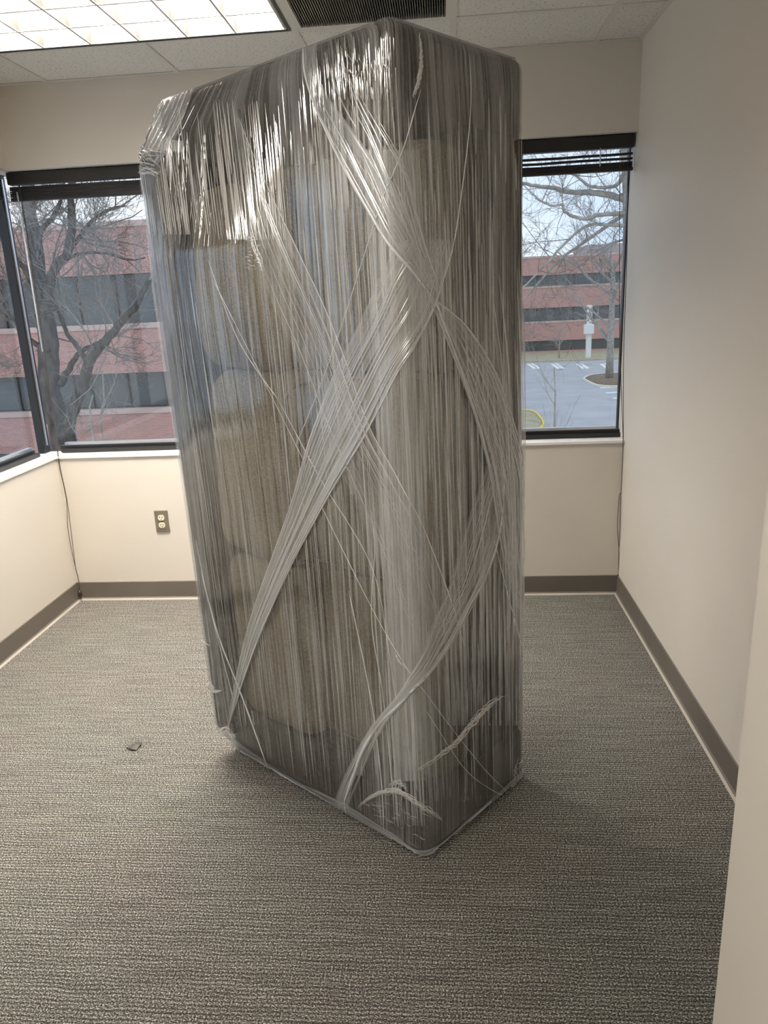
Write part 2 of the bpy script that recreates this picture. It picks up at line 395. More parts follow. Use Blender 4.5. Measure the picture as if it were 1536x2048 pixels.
bs = blind(1, -1.29, .0, -.055, 'raised black mini blind over the left corner window', [.066], 2.055)
# tilt wands and pull cords
bsl = on_y(70, 390, .02); tubeo('tilt_wand', [on_y(34, 384, .03), on_y(85, 703, .03)], .0042, m_wand, bl, 6)
tubeo('tilt_wand', [on_y(1201, 296, .03), on_y(1200, 333, .03)], .003, m_wand, br, 6)
def cord(pts, par, n=26, r=.0016): return tubeo('pull_cord', resample(pts, n), r, m_cord, par, 5)
p = lambda x, y, Y=-.012: on_y(x, y, Y)
cord([(.03, .03, 2.11), (.028, .02, 1.5), (.018, -.006, ZS+.01), (.02, -.014, .75), p(133, 1000, -.02), p(136, 1060, -.02), p(151, 1136, -.02)], bl)
cord([(.034, .03, 2.11), (.032, .02, 1.5), (.022, -.006, ZS+.01), (.024, -.014, .75), p(134, 1000, -.02), p(143, 1070, -.02), p(151, 1136, -.02)], bl)
cord([p(151, 1136, -.02), p(157, 1160, -.022), p(159, 1182, -.022)], bl, 8, .0022)
a = p(159, 1181, -.022); tubeo('cord_tassel', [a, a-Vector((0, 0, .008)), a-Vector((0, 0, .03)), a-Vector((0, 0, .034))], [.004, .0085, .010, .006], m_tass, bl, 10)
cord([p(1240, 300, .03), p(1239, 500, .03), p(1240, 700, .02), p(1246, 880, -.012), p(1242, 985)], br)
cord([p(1256, 300, .03), p(1254, 500, .03), p(1247, 720, .02), p(1246.5, 880, -.012), p(1242, 985)], br)
cord([p(1242, 985), p(1239, 990), p(1235, 1050), p(1238, 1100), p(1237, 1150)], br)
cord([p(1242, 985), p(1241, 1000), p(1240, 1060), p(1238, 1100), p(1237, 1150)], br)
a = p(1237, 1148); tubeo('cord_tassel', [a, a-Vector((0, 0, .006)), a-Vector((0, 0, .024)), a-Vector((0, 0, .028))], [.002, .005, .006, .004], m_tass, br, 10)

# ------------------------------------------------------------------ wall outlet
m_plate = mat('taupe_outlet_plate', (.19, .165, .13), .4); m_ivory = mat('ivory_receptacle', (.82, .76, .58), .35); m_slot = mat('outlet_slot', (.02, .015, .01), .7)
ox, oz = .526, .44
oe = empty('wall_outlet', (ox, 0, oz-.06), 'taupe duplex wall outlet with ivory receptacles above the baseboard', 'outlet')
boxo('face_plate', ox-.036, ox+.036, -.007, 0, oz-.059, oz+.059, m_plate, oe, .003, 2)
for s in (-1, 1):
    zc = oz+s*.0205
    poly = []
    for k in range(24):
        a = 2*math.pi*k/24; poly.append((ox+.0175*math.cos(a), zc+max(-.0145, min(.0145, .0175*math.sin(a)))))
    rec = prism('receptacle', poly, 1, -.0105, -.006, m_ivory, oe)
    for dx, hh in ((-.0065, .005), (.0065, .0042)): boxo('slot', ox+dx-.0014, ox+dx+.0014, -.0112, -.0104, zc+.003-hh, zc+.003+hh, m_slot, rec)
    boxo('ground_hole', ox-.0022, ox+.0022, -.0112, -.0104, zc-.0105, zc-.006, m_slot, rec, .0006, 1)
boxo('plate_screw', ox-.0025, ox+.0025, -.0085, -.007, oz-.0025, oz+.0025, m_tass, oe, .001, 1)

# scrap on the floor
m_scrap = noise_col(mat('scrap_plastic', (.12, .1, .085), .5), (.055, .046, .04), (.09, .076, .066), ns=40)
pts = [(252, 1494), (266, 1487), (277, 1481), (283, 1483), (281, 1490), (272, 1499), (262, 1499)]
top = [on_z(x, y, .006) for x, y in pts]
cen = sum(top, Vector())/len(top)
vs = [cen+Vector((0, 0, .004))]+[v+Vector((0, 0, random.uniform(-.004, .003))) for v in top]; n = len(top)
vs += [Vector((v.x, v.y, max(.0003, v.z-.004))) for v in vs]
fs = [(0, 1+i, 1+(i+1) % n) for i in range(n)]+[(n+1, n+2+(i+1) % n, n+2+i) for i in range(n)]+[(1+i, n+2+i, n+2+(i+1) % n, 1+(i+1) % n) for i in range(n)]
tag(pyd('plastic_scrap', vs, fs, m_scrap), 'small dark curled scrap lying on the carpet', 'scrap')
# ------------------------------------------------------------------ the sofa, stood on end and wrapped in stretch film
SN = Vector((1.946, -1.92, 0)); SU = Vector((math.cos(math.radians(143)), math.sin(math.radians(143)), 0)); SV = Vector((math.cos(math.radians(50.5)), math.sin(math.radians(50.5)), 0))
def SP(p): return SN+SU*p[0]+SV*p[1]+Vector((0, 0, p[2]))       # u: seat depth, v: down towards the feet, z: along the sofa
sofa = empty('sofa', SP((.44, .24, 0)), 'grey beige three-seat sofa standing on its arm, wrapped in clear stretch film', 'sofa')

m_fab = mat('linen_upholstery', (.24, .21, .165), .9, 0, .2)
def fabric(M, c1, c2):
    b = M.node_tree.nodes['Principled BSDF']; t = N(M, 'ShaderNodeTexCoord')
    o = []
    for sc in ((90, 90, 900), (900, 900, 90)):
        mp = N(M, 'ShaderNodeMapping'); mp.inputs['Scale'].default_value = sc; L(M, t.outputs['Object'], mp.inputs['Vector'])
        n = N(M, 'ShaderNodeTexNoise'); n.inputs['Scale'].default_value = 1.; n.inputs['Detail'].default_value = 2; L(M, mp.outputs['Vector'], n.inputs['Vector']); o.append(n.outputs['Fac'])
    a = N(M, 'ShaderNodeMath', operation='ADD'); L(M, o[0], a.inputs[0]); L(M, o[1], a.inputs[1])
    big = N(M, 'ShaderNodeTexNoise'); big.inputs['Scale'].default_value = 5; L(M, t.outputs['Object'], big.inputs['Vector'])
    a2 = N(M, 'ShaderNodeMath', operation='MULTIPLY_ADD'); L(M, big.outputs['Fac'], a2.inputs[0]); a2.inputs[1].default_value = .25; L(M, a.outputs[0], a2.inputs[2])
    r = N(M, 'ShaderNodeValToRGB'); e = r.color_ramp.elements; e[0].position = .78; e[0].color = (*c1, 1); e[1].position = 1.0; e[1].color = (*c2, 1)
    sc = N(M, 'ShaderNodeMath', operation='MULTIPLY'); sc.inputs[1].default_value = .8; L(M, a2.outputs[0], sc.inputs[0]); L(M, sc.outputs[0], r.inputs['Fac'])
    L(M, r.outputs['Color'], b.inputs['Base Color'])
    bp = N(M, 'ShaderNodeBump'); bp.inputs['Strength'].default_value = .5; bp.inputs['Distance'].default_value = .0015; L(M, a.outputs[0], bp.inputs['Height']); L(M, bp.outputs['Normal'], b.inputs['Normal'])
fabric(m_fab, (.065, .057, .045), (.13, .115, .09))
m_cush = mat('linen_cushion', (.3, .26, .2), .9, 0, .2); fabric(m_cush, (.175, .146, .10), (.36, .298, .205))
m_dark = mat('dark_dust_cover', (.03, .03, .033), .9)

hull_pts = []
def sp_box(bm, u0, u1, v0, v1, z0, z1, bev, shear=0, hull=True):
    def xf(p):
        q = SP((p[0]+shear*p[2]/2., p[1], p[2]))
        if hull: hull_pts.append(q.copy())
        return q
    return box(bm, u0, u1, v0, v1, z0, z1, bev, 4, xf)
for zo, sg in ((0, 1), (2.075, -1)):
    prof_a = [(0, 0), (.868, 0), (.868, .10), (.78, .10), (.78, .19), (0, .19)]
    bm = bmesh.new(); P0 = [bm.verts.new((u, 0, zo+sg*z)) for u, z in prof_a]; P1 = [bm.verts.new((u, .487, zo+sg*z)) for u, z in prof_a]
    for i in range(6): bm.faces.new((P0[i], P0[(i+1) % 6], P1[(i+1) % 6], P1[i]))
    bm.faces.new(P0[::-1]); bm.faces.new(P1); bmesh.ops.recalc_face_normals(bm, faces=bm.faces)
    bmesh.ops.bevel(bm, geom=list(bm.edges), offset=.024, segments=4, profile=.5, affect='EDGES')
    for v in bm.verts: v.co = SP((v.co.x+.02*v.co.z/2, v.co.y, v.co.z)); hull_pts.append(v.co.copy())
    bmesh.ops.recalc_face_normals(bm, faces=bm.faces)
    from_bm('arm', bm, m_fab, sofa, True)
bm = bmesh.new(); sp_box(bm, .785, .885, -.055, .487, .10, 1.945, .03, .052)
from_bm('backrest', bm, m_fab, sofa, True)
bm = bmesh.new(); sp_box(bm, .012, .80, .23, .487, .175, 1.90, .02, 0, False)
from_bm('seat_frame', bm, m_fab, sofa, True)
def cushion(name, u0, u1, v0, v1, z0, z1, rad, bulge, seed, rotz=0., pipe='u', lean=0.):
    """box cushion with rounded edges, puffed faces, soft wrinkles and piping"""
    du, dv, dz = (u1-u0)/2, (v1-v0)/2, (z1-z0)/2; cu, cv, cz = (u0+u1)/2, (v0+v1)/2, (z0+z1)/2
    n = 18; b = bmesh.new(); bmesh.ops.create_cube(b, size=2); bmesh.ops.subdivide_edges(b, edges=list(b.edges), cuts=n, use_grid_fill=True)
    def place(p, h=True):
        a, c, d = p
        cr, sr = math.cos(rotz), math.sin(rotz)
        a, d = a*cr-d*sr, a*sr+d*cr
        c += lean*d
        q = SP((cu+a, cv+c, cz+d))
        if h: hull_pts.append(q.copy())
        return q
    off = Vector((seed*3.7, seed*1.9, seed*.7))
    for v in b.verts:
        x, y, z = v.co
        p = Vector((x*du, y*dv, z*dz)); inn = Vector((max(-du+rad, min(du-rad, p.x)), max(-dv+rad, min(dv-rad, p.y)), max(-dz+rad, min(dz-rad, p.z))))
        d = p-inn
        if d.length > 1e-6: d.normalize(); p = inn+d*rad
        bu = bulge*(1-y*y)*(1-z*z); bv = bulge*(1-x*x)*(1-z*z); bz = bulge*.5*(1-x*x)*(1-y*y)
        if abs(x) > .99: p.x += math.copysign(bu, x)
        if abs(y) > .99: p.y += math.copysign(bv, y)
        if abs(z) > .99: p.z += math.copysign(bz, z)
        nn = noise.noise(p*7+off)*.008+noise.noise(Vector((p.x*9, p.y*9, p.z*26))+off)*.006
        p += d*nn if d.length > 1e-6 else Vector((0, 0, 0))
        v.co = place(p)
    bmesh.ops.recalc_face_normals(b, faces=list(b.faces))
    o = from_bm(name, b, m_cush, sofa, True)
    # piping loops
    def loop(fix, a0, a1, key):
        pts = []; K = 12; r = rad*1.0
        corners = [(a0-r, a1-r, 0), (-(a0-r), a1-r, 90), (-(a0-r), -(a1-r), 180), (a0-r, -(a1-r), 270)]
        for cx, cy, st in corners:
            for k in range(K):
                a = math.radians(st+90*k/(K-1)); pts.append((cx+r*math.cos(a), cy+r*math.sin(a)))
        pts.append(pts[0]); P = []
        for a, c in pts:
            P.append(place(Vector((fix, a, c)) if key == 'u' else Vector((a, fix, c)), False))
        return P
    for s in (-1, 1):
        P = loop(s*(du-rad*.3), dv-rad*.25, dz-rad*.25, 'u') if pipe == 'u' else loop(s*(dv-rad*.3), du-rad*.25, dz-rad*.25, 'v')
        tubeo('piping', P, .0045, m_cush, o, 6)
    return o
for k, (z0, z1) in enumerate(((.192, .757), (.762, 1.33), (1.337, 1.86))):
    cushion('seat_cushion', .012, .70, .085, .228, z0, z1, .035, .012, k+1, pipe='v')
cushion('back_cushion', .44, .775, -.018, .21, .20, .76, .055, .028, 11, -.05)
cushion('back_cushion', .43, .785, -.022, .21, .775, 1.325, .06, .032, 12, .05)
cushion('back_cushion', .45, .79, -.018, .21, 1.34, 1.82, .06, .03, 13, .06)

# ---- film skin: convex wrap round everything, resampled to a grid (perimeter x height)
hb = bmesh.new()
cen2 = SP((.45, .2, 0))
for q in hull_pts:
    hb.verts.new(q)
bmesh.ops.convex_hull(hb, input=list(hb.verts))
bmesh.ops.delete(hb, geom=[v for v in hb.verts if not v.link_faces], context='VERTS')
hb.normal_update(); HB = BVHTree.FromBMesh(hb)
per = [(0, 0), (.91, -.055), (.91, .49), (0, .49)]
segs = [860, 150, 120, 520]
cols = []; S_ = []; s = 0
for k in range(4):
    a, b = Vector(per[k]), Vector(per[(k+1) % 4]); ln = (b-a).length
    for i in range(segs[k]): cols.append(a.lerp(b, i/segs[k])); S_.append(s+ln*i/segs[k])
    s += ln
ZL = [.004, .010, .02, .03]+[.045+.0145*i for i in range(139)]+[2.062, 2.07, 2.076]
NC = len(cols); vs = []; fs = []; uv = []; vsm = []
def pleat(s, z):
    """fine vertical gathers of the stretched film"""
    a = noise.noise(Vector((s*95, z*1.1, 3.1))); b = noise.noise(Vector((s*230, z*1.7, 9.2))); g = .5+.8*noise.noise(Vector((s*3.1, z*1.4, 5.5)))
    return (abs(a)*1.6+abs(b)*.8)*max(.15, g)
for z in ZL:
    zc = min(max(z, .006), 2.071)
    c0 = Vector((cen2.x, cen2.y, zc))
    for i, c in enumerate(cols):
        t = SP((c.x, c.y, zc)); d = (t-c0); d.normalize()
        hit = HB.ray_cast(c0+d*1.5, -d)
        if hit[0] is None: q = c0+d*.3; nn = d
        else: q = hit[0]; nn = hit[1]
        edge = min(1, zc/.06, (2.075-zc)/.06)
        slow = noise.noise(Vector((S_[i]*5, z*6, 1.7)))*.0022
        if z > 1.65: bz = .25*max(0, 2.08-z)**2
        else: bz = max(0, min(1, (z-.9)/.75)); bz = .0462*bz*bz*(3-2*bz)
        loc = math.exp(-((c.x-.62)/.24)**4) if i < segs[0] else 0
        bul = bz*loc; puck = 1+1.5*loc*max(0, min(1, (z-1.35)/.25))
        qs = q+nn*(.0062+bul); vsm.append(Vector((qs.x, qs.y, z if z > 2.06 or z < .012 else max(.002, qs.z))))
        q = q+nn*(.004+bul+.0015*pleat(S_[i], z)*edge*puck+slow*edge)
        if z < .012: q.z = max(q.z, .002)
        vs.append(Vector((q.x, q.y, z if z > 2.06 or z < .012 else q.z)))
        uv.append((S_[i], z))
for j in range(len(ZL)-1):
    for i in range(NC):
        k = (i+1) % NC; fs.append((j*NC+k, j*NC+i, (j+1)*NC+i, (j+1)*NC+k))
# top and bottom caps
for row, flip in ((0, True), (len(ZL)-1, False)):
    base = row*NC; zz = vs[base].z
    ci = len(vs); vsm.append(Vector((cen2.x, cen2.y, zz))); vs.append(Vector((cen2.x, cen2.y, zz+(.001 if not flip else 0)))); uv.append((0, zz))
    for i in range(NC):
        k = (i+1) % NC; fs.append((base+i, base+k, ci) if flip else (base+k, base+i, ci))
me = bpy.data.meshes.new('stretch_film'); me.from_pydata([tuple(v) for v in vs], [], fs); me.update()
ul = me.uv_layers.new(name='film')
for lp in me.loops:
    ul.data[lp.index].uv = uv[lp.vertex_index]
FB = BVHTree.FromPolygons([tuple(v) for v in vsm], fs)

def film_mat(name, lo, hi, su, sv, white=.8, gloss=.3, rough=.22, clear=True, seed=0., p0=.35, p1=.75, col=(.86, .885, .92), trc=(1, 1, 1), layers=False):
    M = bpy.data.materials.new(name); M.use_nodes = True; M.node_tree.nodes.clear()
    o = N(M, 'ShaderNodeOutputMaterial'); tr = N(M, 'ShaderNodeBsdfTransparent'); df = N(M, 'ShaderNodeBsdfDiffuse'); gl = N(M, 'ShaderNodeBsdfGlossy'); tl = N(M, 'ShaderNodeBsdfTranslucent')
    tr.inputs['Color'].default_value = (*trc, 1)
    df.inputs['Color'].default_value = (*col, 1); tl.inputs['Color'].default_value = (*col, 1); gl.inputs['Roughness'].default_value = rough; gl.inputs['Color'].default_value = (1, 1, 1, 1)
    u = N(M, 'ShaderNodeUVMap', uv_map='film'); sx = N(M, 'ShaderNodeSeparateXYZ'); L(M, u.outputs[0], sx.inputs[0])
    def nz(a, b, off):
        mp = N(M, 'ShaderNodeMapping'); mp.inputs['Scale'].default_value = (a, b, 1); mp.inputs['Location'].default_value = (seed+off, off*2, off); L(M, u.outputs[0], mp.inputs['Vector'])
        n = N(M, 'ShaderNodeTexNoise'); n.inputs['Scale'].default_value = 1; n.inputs['Detail'].default_value = 3; n.inputs['Roughness'].default_value = .65; L(M, mp.outputs['Vector'], n.inputs['Vector']); return n.outputs['Fac']
    fine = nz(su, sv, .0); finer = nz(su*2.7, sv*1.6, 4.); big = nz(su*.045, 2.1 if sv < 2 else sv*.4, 9.)
    def mth(op, a, b):
        n = N(M, 'ShaderNodeMath', operation=op)
        for i, x in enumerate((a, b)):
            if isinstance(x, (int, float)): n.inputs[i].default_value = x
            else: L(M, x, n.inputs[i])
        return n.outputs[0]
    k = mth('ADD', mth('MULTIPLY', fine, .5), mth('ADD', mth('MULTIPLY', finer, .25), mth('MULTIPLY', big, .3)))
    mr = N(M, 'ShaderNodeMapRange', clamp=True); mr.inputs['From Min'].default_value = p0; mr.inputs['From Max'].default_value = p1; mr.inputs['To Min'].default_value = lo; mr.inputs['To Max'].default_value = hi
    L(M, k, mr.inputs['Value'])
    if layers:      # fewer layers of film over the open seat than round the near corner
        ly = N(M, 'ShaderNodeValToRGB'); e = ly.color_ramp.elements; e[0].position = .10; e[0].color = (1, 1, 1, 1); e[1].position = .17; e[1].color = (.58, .58, .58, 1)
        a1 = e.new(.31); a1.color = (.58, .58, .58, 1); a2 = e.new(.36); a2.color = (1, 1, 1, 1)
        L(M, mth('MULTIPLY', sx.outputs['X'], .36), ly.inputs['Fac']); fac = mth('MULTIPLY', mr.outputs[0], ly.outputs['Color'])
    else: fac = mr.outputs[0]
    dt = N(M, 'ShaderNodeMixShader'); dt.inputs['Fac'].default_value = .25; L(M, df.outputs[0], dt.inputs[1]); L(M, tl.outputs[0], dt.inputs[2])
    sf = N(M, 'ShaderNodeMixShader'); sf.inputs['Fac'].default_value = gloss; L(M, dt.outputs[0], sf.inputs[1]); L(M, gl.outputs[0], sf.inputs[2])
    m1 = N(M, 'ShaderNodeMixShader'); L(M, fac, m1.inputs['Fac']); L(M, tr.outputs[0], m1.inputs[1]); L(M, sf.outputs[0], m1.inputs[2])
    last = m1
    if clear:
        fr = fresnel(M, 2.1); g2 = N(M, 'ShaderNodeBsdfGlossy'); g2.inputs['Roughness'].default_value = .07
        m2 = N(M, 'ShaderNodeMixShader'); L(M, fr.outputs[0], m2.inputs['Fac']); L(M, m1.outputs[0], m2.inputs[1]); L(M, g2.outputs[0], m2.inputs[2]); last = m2
    L(M, last.outputs[0], o.inputs['Surface'])
    return M
m_film = film_mat('stretch_film', .0, .70, 125, .8, seed=2, p0=.47, p1=.68, trc=(.82, .835, .85), layers=True)
film = link('stretch_film', me, m_film, sofa, True); film['label'] = 'clear streaky stretch film'

def on_film(x, y, off=.004):
    d = ray(x, y).normalized(); h = FB.ray_cast(CAM, d)
    if h[0] is None: return None
    n = h[1]
    if n.dot(d) > 0: n = -n
    return h[0]+n*off, n
def film_xy(x, y, off=.004):
    """nearest film point towards the silhouette if the pixel just misses the film"""
    r = on_film(x, y, off)
    k = 0
    while r is None and k < 40:
        x += (700-x)*.012; y += (900-y)*.006; k += 1; r = on_film(x, y, off)
    return r
def uvmesh(name, vs, fs, uvs, m, parent, smooth=True):
    me = bpy.data.meshes.new(name); me.from_pydata([tuple(v) for v in vs], [], fs); me.update()
    l = me.uv_layers.new(name='film')
    for lp in me.loops: l.data[lp.index].uv = uvs[lp.vertex_index]
    return link(name, me, m, parent, smooth)
m_band = film_mat('film_band', .05, .62, 60, 1.5, seed=5, p0=.40, p1=.66, clear=False, gloss=.25)
m_rope = mat('gathered_film', (.87, .88, .90), .28, 0, .6); m_rope.node_tree.nodes['Principled BSDF'].inputs['Alpha'].default_value = .82
m_faint = film_mat('film_band_faint', .0, .32, 60, 1.5, seed=6, p0=.42, p1=.68, clear=False, gloss=.25)
def ribbon(name, left, right, n=70, mm=14, off=.006, m=None):
    A = resample([(x, y, 0) for x, y in left], n); B = resample([(x, y, 0) for x, y in right], n)
    vs = []; fs = []; uvs = []; acc = 0; prev = None
    for i in range(n):
        for j in range(mm+1):
            q = A[i].lerp(B[i], j/mm); r = film_xy(q.x, q.y, off+.002*math.sin(j*2.3)+.0012*noise.noise(Vector((j*1.7, i*.2, 0))))
            vs.append(r[0]); uvs.append((j/mm*.5, acc))
        c = vs[-1-mm//2]
        if prev: acc += (c-prev).length
        prev = c
    for i in range(n-1):
        for j in range(mm): b = i*(mm+1)+j; fs.append((b, b+1, b+mm+2, b+mm+1))
    return uvmesh(name, vs, fs, uvs, m or m_band, film)
def rope(pts, r0, r1=None, n=60, off=.006, name='film_rope'):
    P = resample([(x, y, 0) for x, y in pts], n); q = [film_xy(p.x, p.y, off)[0] for p in P]
    r1 = r1 or r0; rad = [1.0*(r0+(r1-r0)*i/(n-1))*(.8+.35*noise.noise(Vector((i*.3, r0*999, 0))))*min(1, .15+i/6, .15+(n-1-i)/6) for i in range(n)]
    return tubeo(name, q, rad, m_rope, film, 6)
ribbon('film_band', [(840, 565), (880, 660), (915, 750), (950, 850), (975, 950), (990, 1050), (1005, 1130), (1030, 1220)],
       [(870, 600), (930, 655), (985, 740), (1012, 810), (1037, 890), (1053, 960), (1056, 1060), (1056, 1200)])
ribbon('film_band', [(985, 880), (960, 960), (925, 1060), (895, 1170), (865, 1240), (835, 1320), (800, 1385), (745, 1450), (705, 1520), (675, 1590), (674, 1608)],
       [(1010, 880), (1005, 980), (995, 1070), (970, 1150), (940, 1210), (905, 1275), (860, 1340), (815, 1395), (765, 1460), (730, 1520), (705, 1580), (700, 1628)], 90)
ribbon('film_band', [(800, 480), (760, 560), (720, 650), (672, 745), (620, 880), (590, 990), (560, 1080), (520, 1190), (490, 1290), (470, 1380), (457, 1450)],
       [(905, 480), (880, 570), (858, 632), (800, 740), (735, 865), (660, 990), (590, 1120), (530, 1250), (492, 1350), (475, 1400), (462, 1450)], 90)
ribbon('film_band', [(470, 215), (490, 350), (500, 470), (540, 590), (590, 700), (640, 830), (690, 950), (745, 1080), (790, 1200), (830, 1310), (850, 1400)],
       [(473, 215), (510, 310), (550, 400), (600, 505), (650, 610), (690, 710), (740, 850), (800, 960), (850, 1070), (895, 1190), (965, 1400)], 90, m=m_faint)
ribbon('film_band', [(612, 100), (614, 150), (628, 200), (662, 275), (700, 350), (745, 430), (790, 505), (840, 570)],
       [(632, 95), (640, 150), (665, 200), (720, 275), (770, 350), (815, 430), (850, 505), (880, 590)], 60)
ribbon('film_band', [(730, 300), (742, 500), (748, 700), (762, 1000), (775, 1300), (792, 1560)], [(836, 300), (848, 500), (852, 700), (852, 1000), (858, 1300), (862, 1560)], 80, 16, .0055)
ribbon('film_band', [(252, 345), (290, 620), (332, 900), (405, 1410)], [(318, 345), (352, 620), (388, 900), (452, 1410)], 80, 12, .0055, m_faint)
ropes = [([(610, 80), (612, 140), (626, 192), (656, 264), (692, 338), (736, 416), (786, 496), (836, 562), (868, 602)], .0032, .005),
 ([(868, 602), (900, 690), (930, 775), (958, 860), (980, 950)], .0045, .002), ([(868, 600), (930, 655), (985, 740), (1012, 810), (1037, 890), (1053, 960)], .003, .0025),
 ([(1000, 900), (1004, 980), (994, 1070), (968, 1150), (935, 1212), (903, 1272), (860, 1335), (815, 1393), (762, 1445), (728, 1500), (706, 1560), (692, 1600), (694, 1626)], .002, .0075),
 ([(935, 110), (938, 200), (930, 300), (905, 480), (880, 570), (858, 632), (800, 740), (735, 865), (660, 990), (590, 1120), (530, 1250), (492, 1350), (475, 1405), (459, 1452)], .0012, .0036),
 ([(480, 235), (510, 310), (550, 400), (600, 505), (650, 610), (690, 710), (740, 850), (800, 960), (850, 1070), (895, 1190), (925, 1290)], .0014, .0018),
 ([(838, 180), (800, 310), (768, 400), (735, 500), (690, 640), (640, 780), (590, 900)], .0018, .001),
 ([(560, 800), (640, 950), (745, 1130), (780, 1300), (800, 1440)], .0012, .001), ([(405, 1140), (440, 1270), (490, 1400), (540, 1540)], .0022, .0028),
 ([(395, 1080), (420, 1200), (470, 1400)], .0014, .0014), ([(745, 1020), (752, 1100), (746, 1240), (770, 1400), (790, 1600)], .0016, .0016), ([(700, 1180), (745, 1400), (765, 1560), (770, 1655)], .002, .002),
 ([(640, 1000), (760, 1240), (860, 1400), (960, 1530), (1015, 1585)], .0014, .001), ([(420, 520), (480, 680), (560, 800)], .0014, .0014), ([(430, 560), (550, 800), (610, 920)], .0014, .001),
 ([(850, 1420), (930, 1540), (1010, 1595)], .001, .001), ([(1040, 1290), (1010, 1180), (985, 1080)], .0016, .0016)]
for pts, a, b in ropes: rope(pts, a, b)

# fine strands: single film gathers, narrow raised ribs following the film
def strands(items, name, m, off=.005):
    vs = []; fs = []; uvs = []
    for pts, wd in items:
        n = len(pts); b = len(vs)
        for i, (P, nn) in enumerate(pts):
            t = (pts[min(i+1, n-1)][0]-pts[max(i-1, 0)][0]).normalized(); sd = t.cross(nn).normalized()
            tap = math.sin(math.pi*(i+.6)/(n+.2))**.6
            vs += [P-sd*wd*tap, P+nn*wd*.8*tap, P+sd*wd*tap]; s0 = (b % 977)*.37; uvs += [(s0, i*.03), (s0+.01, i*.03), (s0+.02, i*.03)]
        for i in range(n-1):
            k = b+i*3; fs += [(k, k+1, k+4, k+3), (k+1, k+2, k+5, k+4)]
    o = uvmesh(name, vs, fs, uvs, m, film); o['kind'] = 'stuff'; return o
m_str = film_mat('film_gather', .25, .9, 3, 3, seed=1, clear=False, gloss=.4, rough=.15)
rs = random.Random(3)
def vline(x0, y0, y1, drift=0., n=16):
    """near-vertical gather: pixel start, follows the plumb direction of the film"""
    r = on_film(x0, y0)
    if not r: return None
    P = r[0]; out = []
    q = on_film(x0, y0); top = q[0].copy()
    # march down the film at constant plan position
    e = on_film(x0+drift*(y1-y0)-(x0-1043)*(y1-y0)/(5676-y0), y1)
    if not e: return None
    ex, ey = x0+drift*(y1-y0)-(x0-1043)*-(y1-y0)/(5676-y0)*-1, y1
    for i in range(n):
        t = i/(n-1); r = on_film(x0+(ex-x0)*t, y0+(ey-y0)*t, .0045)
        if not r: return None
        out.append(r)
    return out
items = []
zones = [(740, 850, 200, 1650, 110, .0012), (850, 1055, 150, 1600, 230, .0013), (560, 760, 280, 1550, 100, .0008), (320, 560, 520, 1450, 90, .0008), (250, 330, 330, 1400, 30, .001), (880, 1052, 1050, 1450, 110, .0016), (620, 800, 130, 420, 60, .0009)]
for x0, x1, y0, y1, num, wd in zones:
    for _ in range(num):
        a = rs.uniform(y0, y1); l = rs.uniform(60, 480)
        it = vline(rs.uniform(x0, x1), a, min(y1, a+l), rs.gauss(0, .006))
        if it: items.append((it, wd*rs.uniform(.6, 2.6)))
strands(items, 'film_gathers', m_str)
# gathers running along the diagonal bands
def along(left, right, num, wd, spread=1.):
    out = []
    for _ in range(num):
        t0 = rs.random(); t1 = min(1, max(0, t0+rs.gauss(0, .12))); a = rs.uniform(0, .6); b = min(1, a+rs.uniform(.25, .8))
        A = resample([(x, y, 0) for x, y in left], 40); B = resample([(x, y, 0) for x, y in right], 40); p = []
        for i in range(int(a*39), int(b*39)+1):
            k = i/39; q = A[i].lerp(B[i], t0+(t1-t0)*k); r = on_film(q.x, q.y, .009)
            if r: p.append(r)
        if len(p) > 4: out.append((p, wd*rs.uniform(.6, 2.6)))
    return out
it2 = []
it2 += along([(840, 565), (880, 660), (915, 750), (950, 850), (975, 950), (990, 1050), (1005, 1130), (1030, 1220)], [(870, 600), (930, 655), (985, 740), (1012, 810), (1037, 890), (1053, 960), (1056, 1060), (1056, 1200)], 34, .0013)
it2 += along([(985, 880), (960, 960), (925, 1060), (895, 1170), (865, 1240), (835, 1320), (800, 1385), (745, 1450), (705, 1520), (675, 1590)], [(1010, 880), (1005, 980), (995, 1070), (970, 1150), (940, 1210), (905, 1275), (860, 1340), (815, 1395), (765, 1460), (705, 1600)], 26, .0012)
it2 += along([(800, 480), (760, 560), (720, 650), (672, 745), (620, 880), (590, 990), (560, 1080), (520, 1190), (490, 1290), (457, 1450)], [(905, 480), (880, 570), (858, 632), (800, 740), (735, 865), (660, 990), (590, 1120), (530, 1250), (492, 1350), (462, 1450)], 40, .0010)
it2 += along([(470, 215), (490, 350), (500, 470), (540, 590), (590, 700), (640, 830), (690, 950), (745, 1080), (790, 1200), (850, 1400)], [(473, 215), (510, 310), (550, 400), (600, 505), (650, 610), (690, 710), (740, 850), (800, 960), (850, 1070), (965, 1400)], 15, .0008)
it2 += along([(612, 100), (628, 200), (662, 275), (700, 350), (745, 430), (790, 505), (840, 570)], [(700, 120), (740, 200), (780, 275), (810, 350), (830, 430), (850, 505), (880, 590)], 26, .0010)
it2 += along([(940, 560), (980, 760), (1000, 1000), (1010, 1250)], [(1052, 480), (1055, 800), (1054, 1000), (1052, 1300)], 50, .0012)
strands(it2, 'diagonal_gathers', m_str)

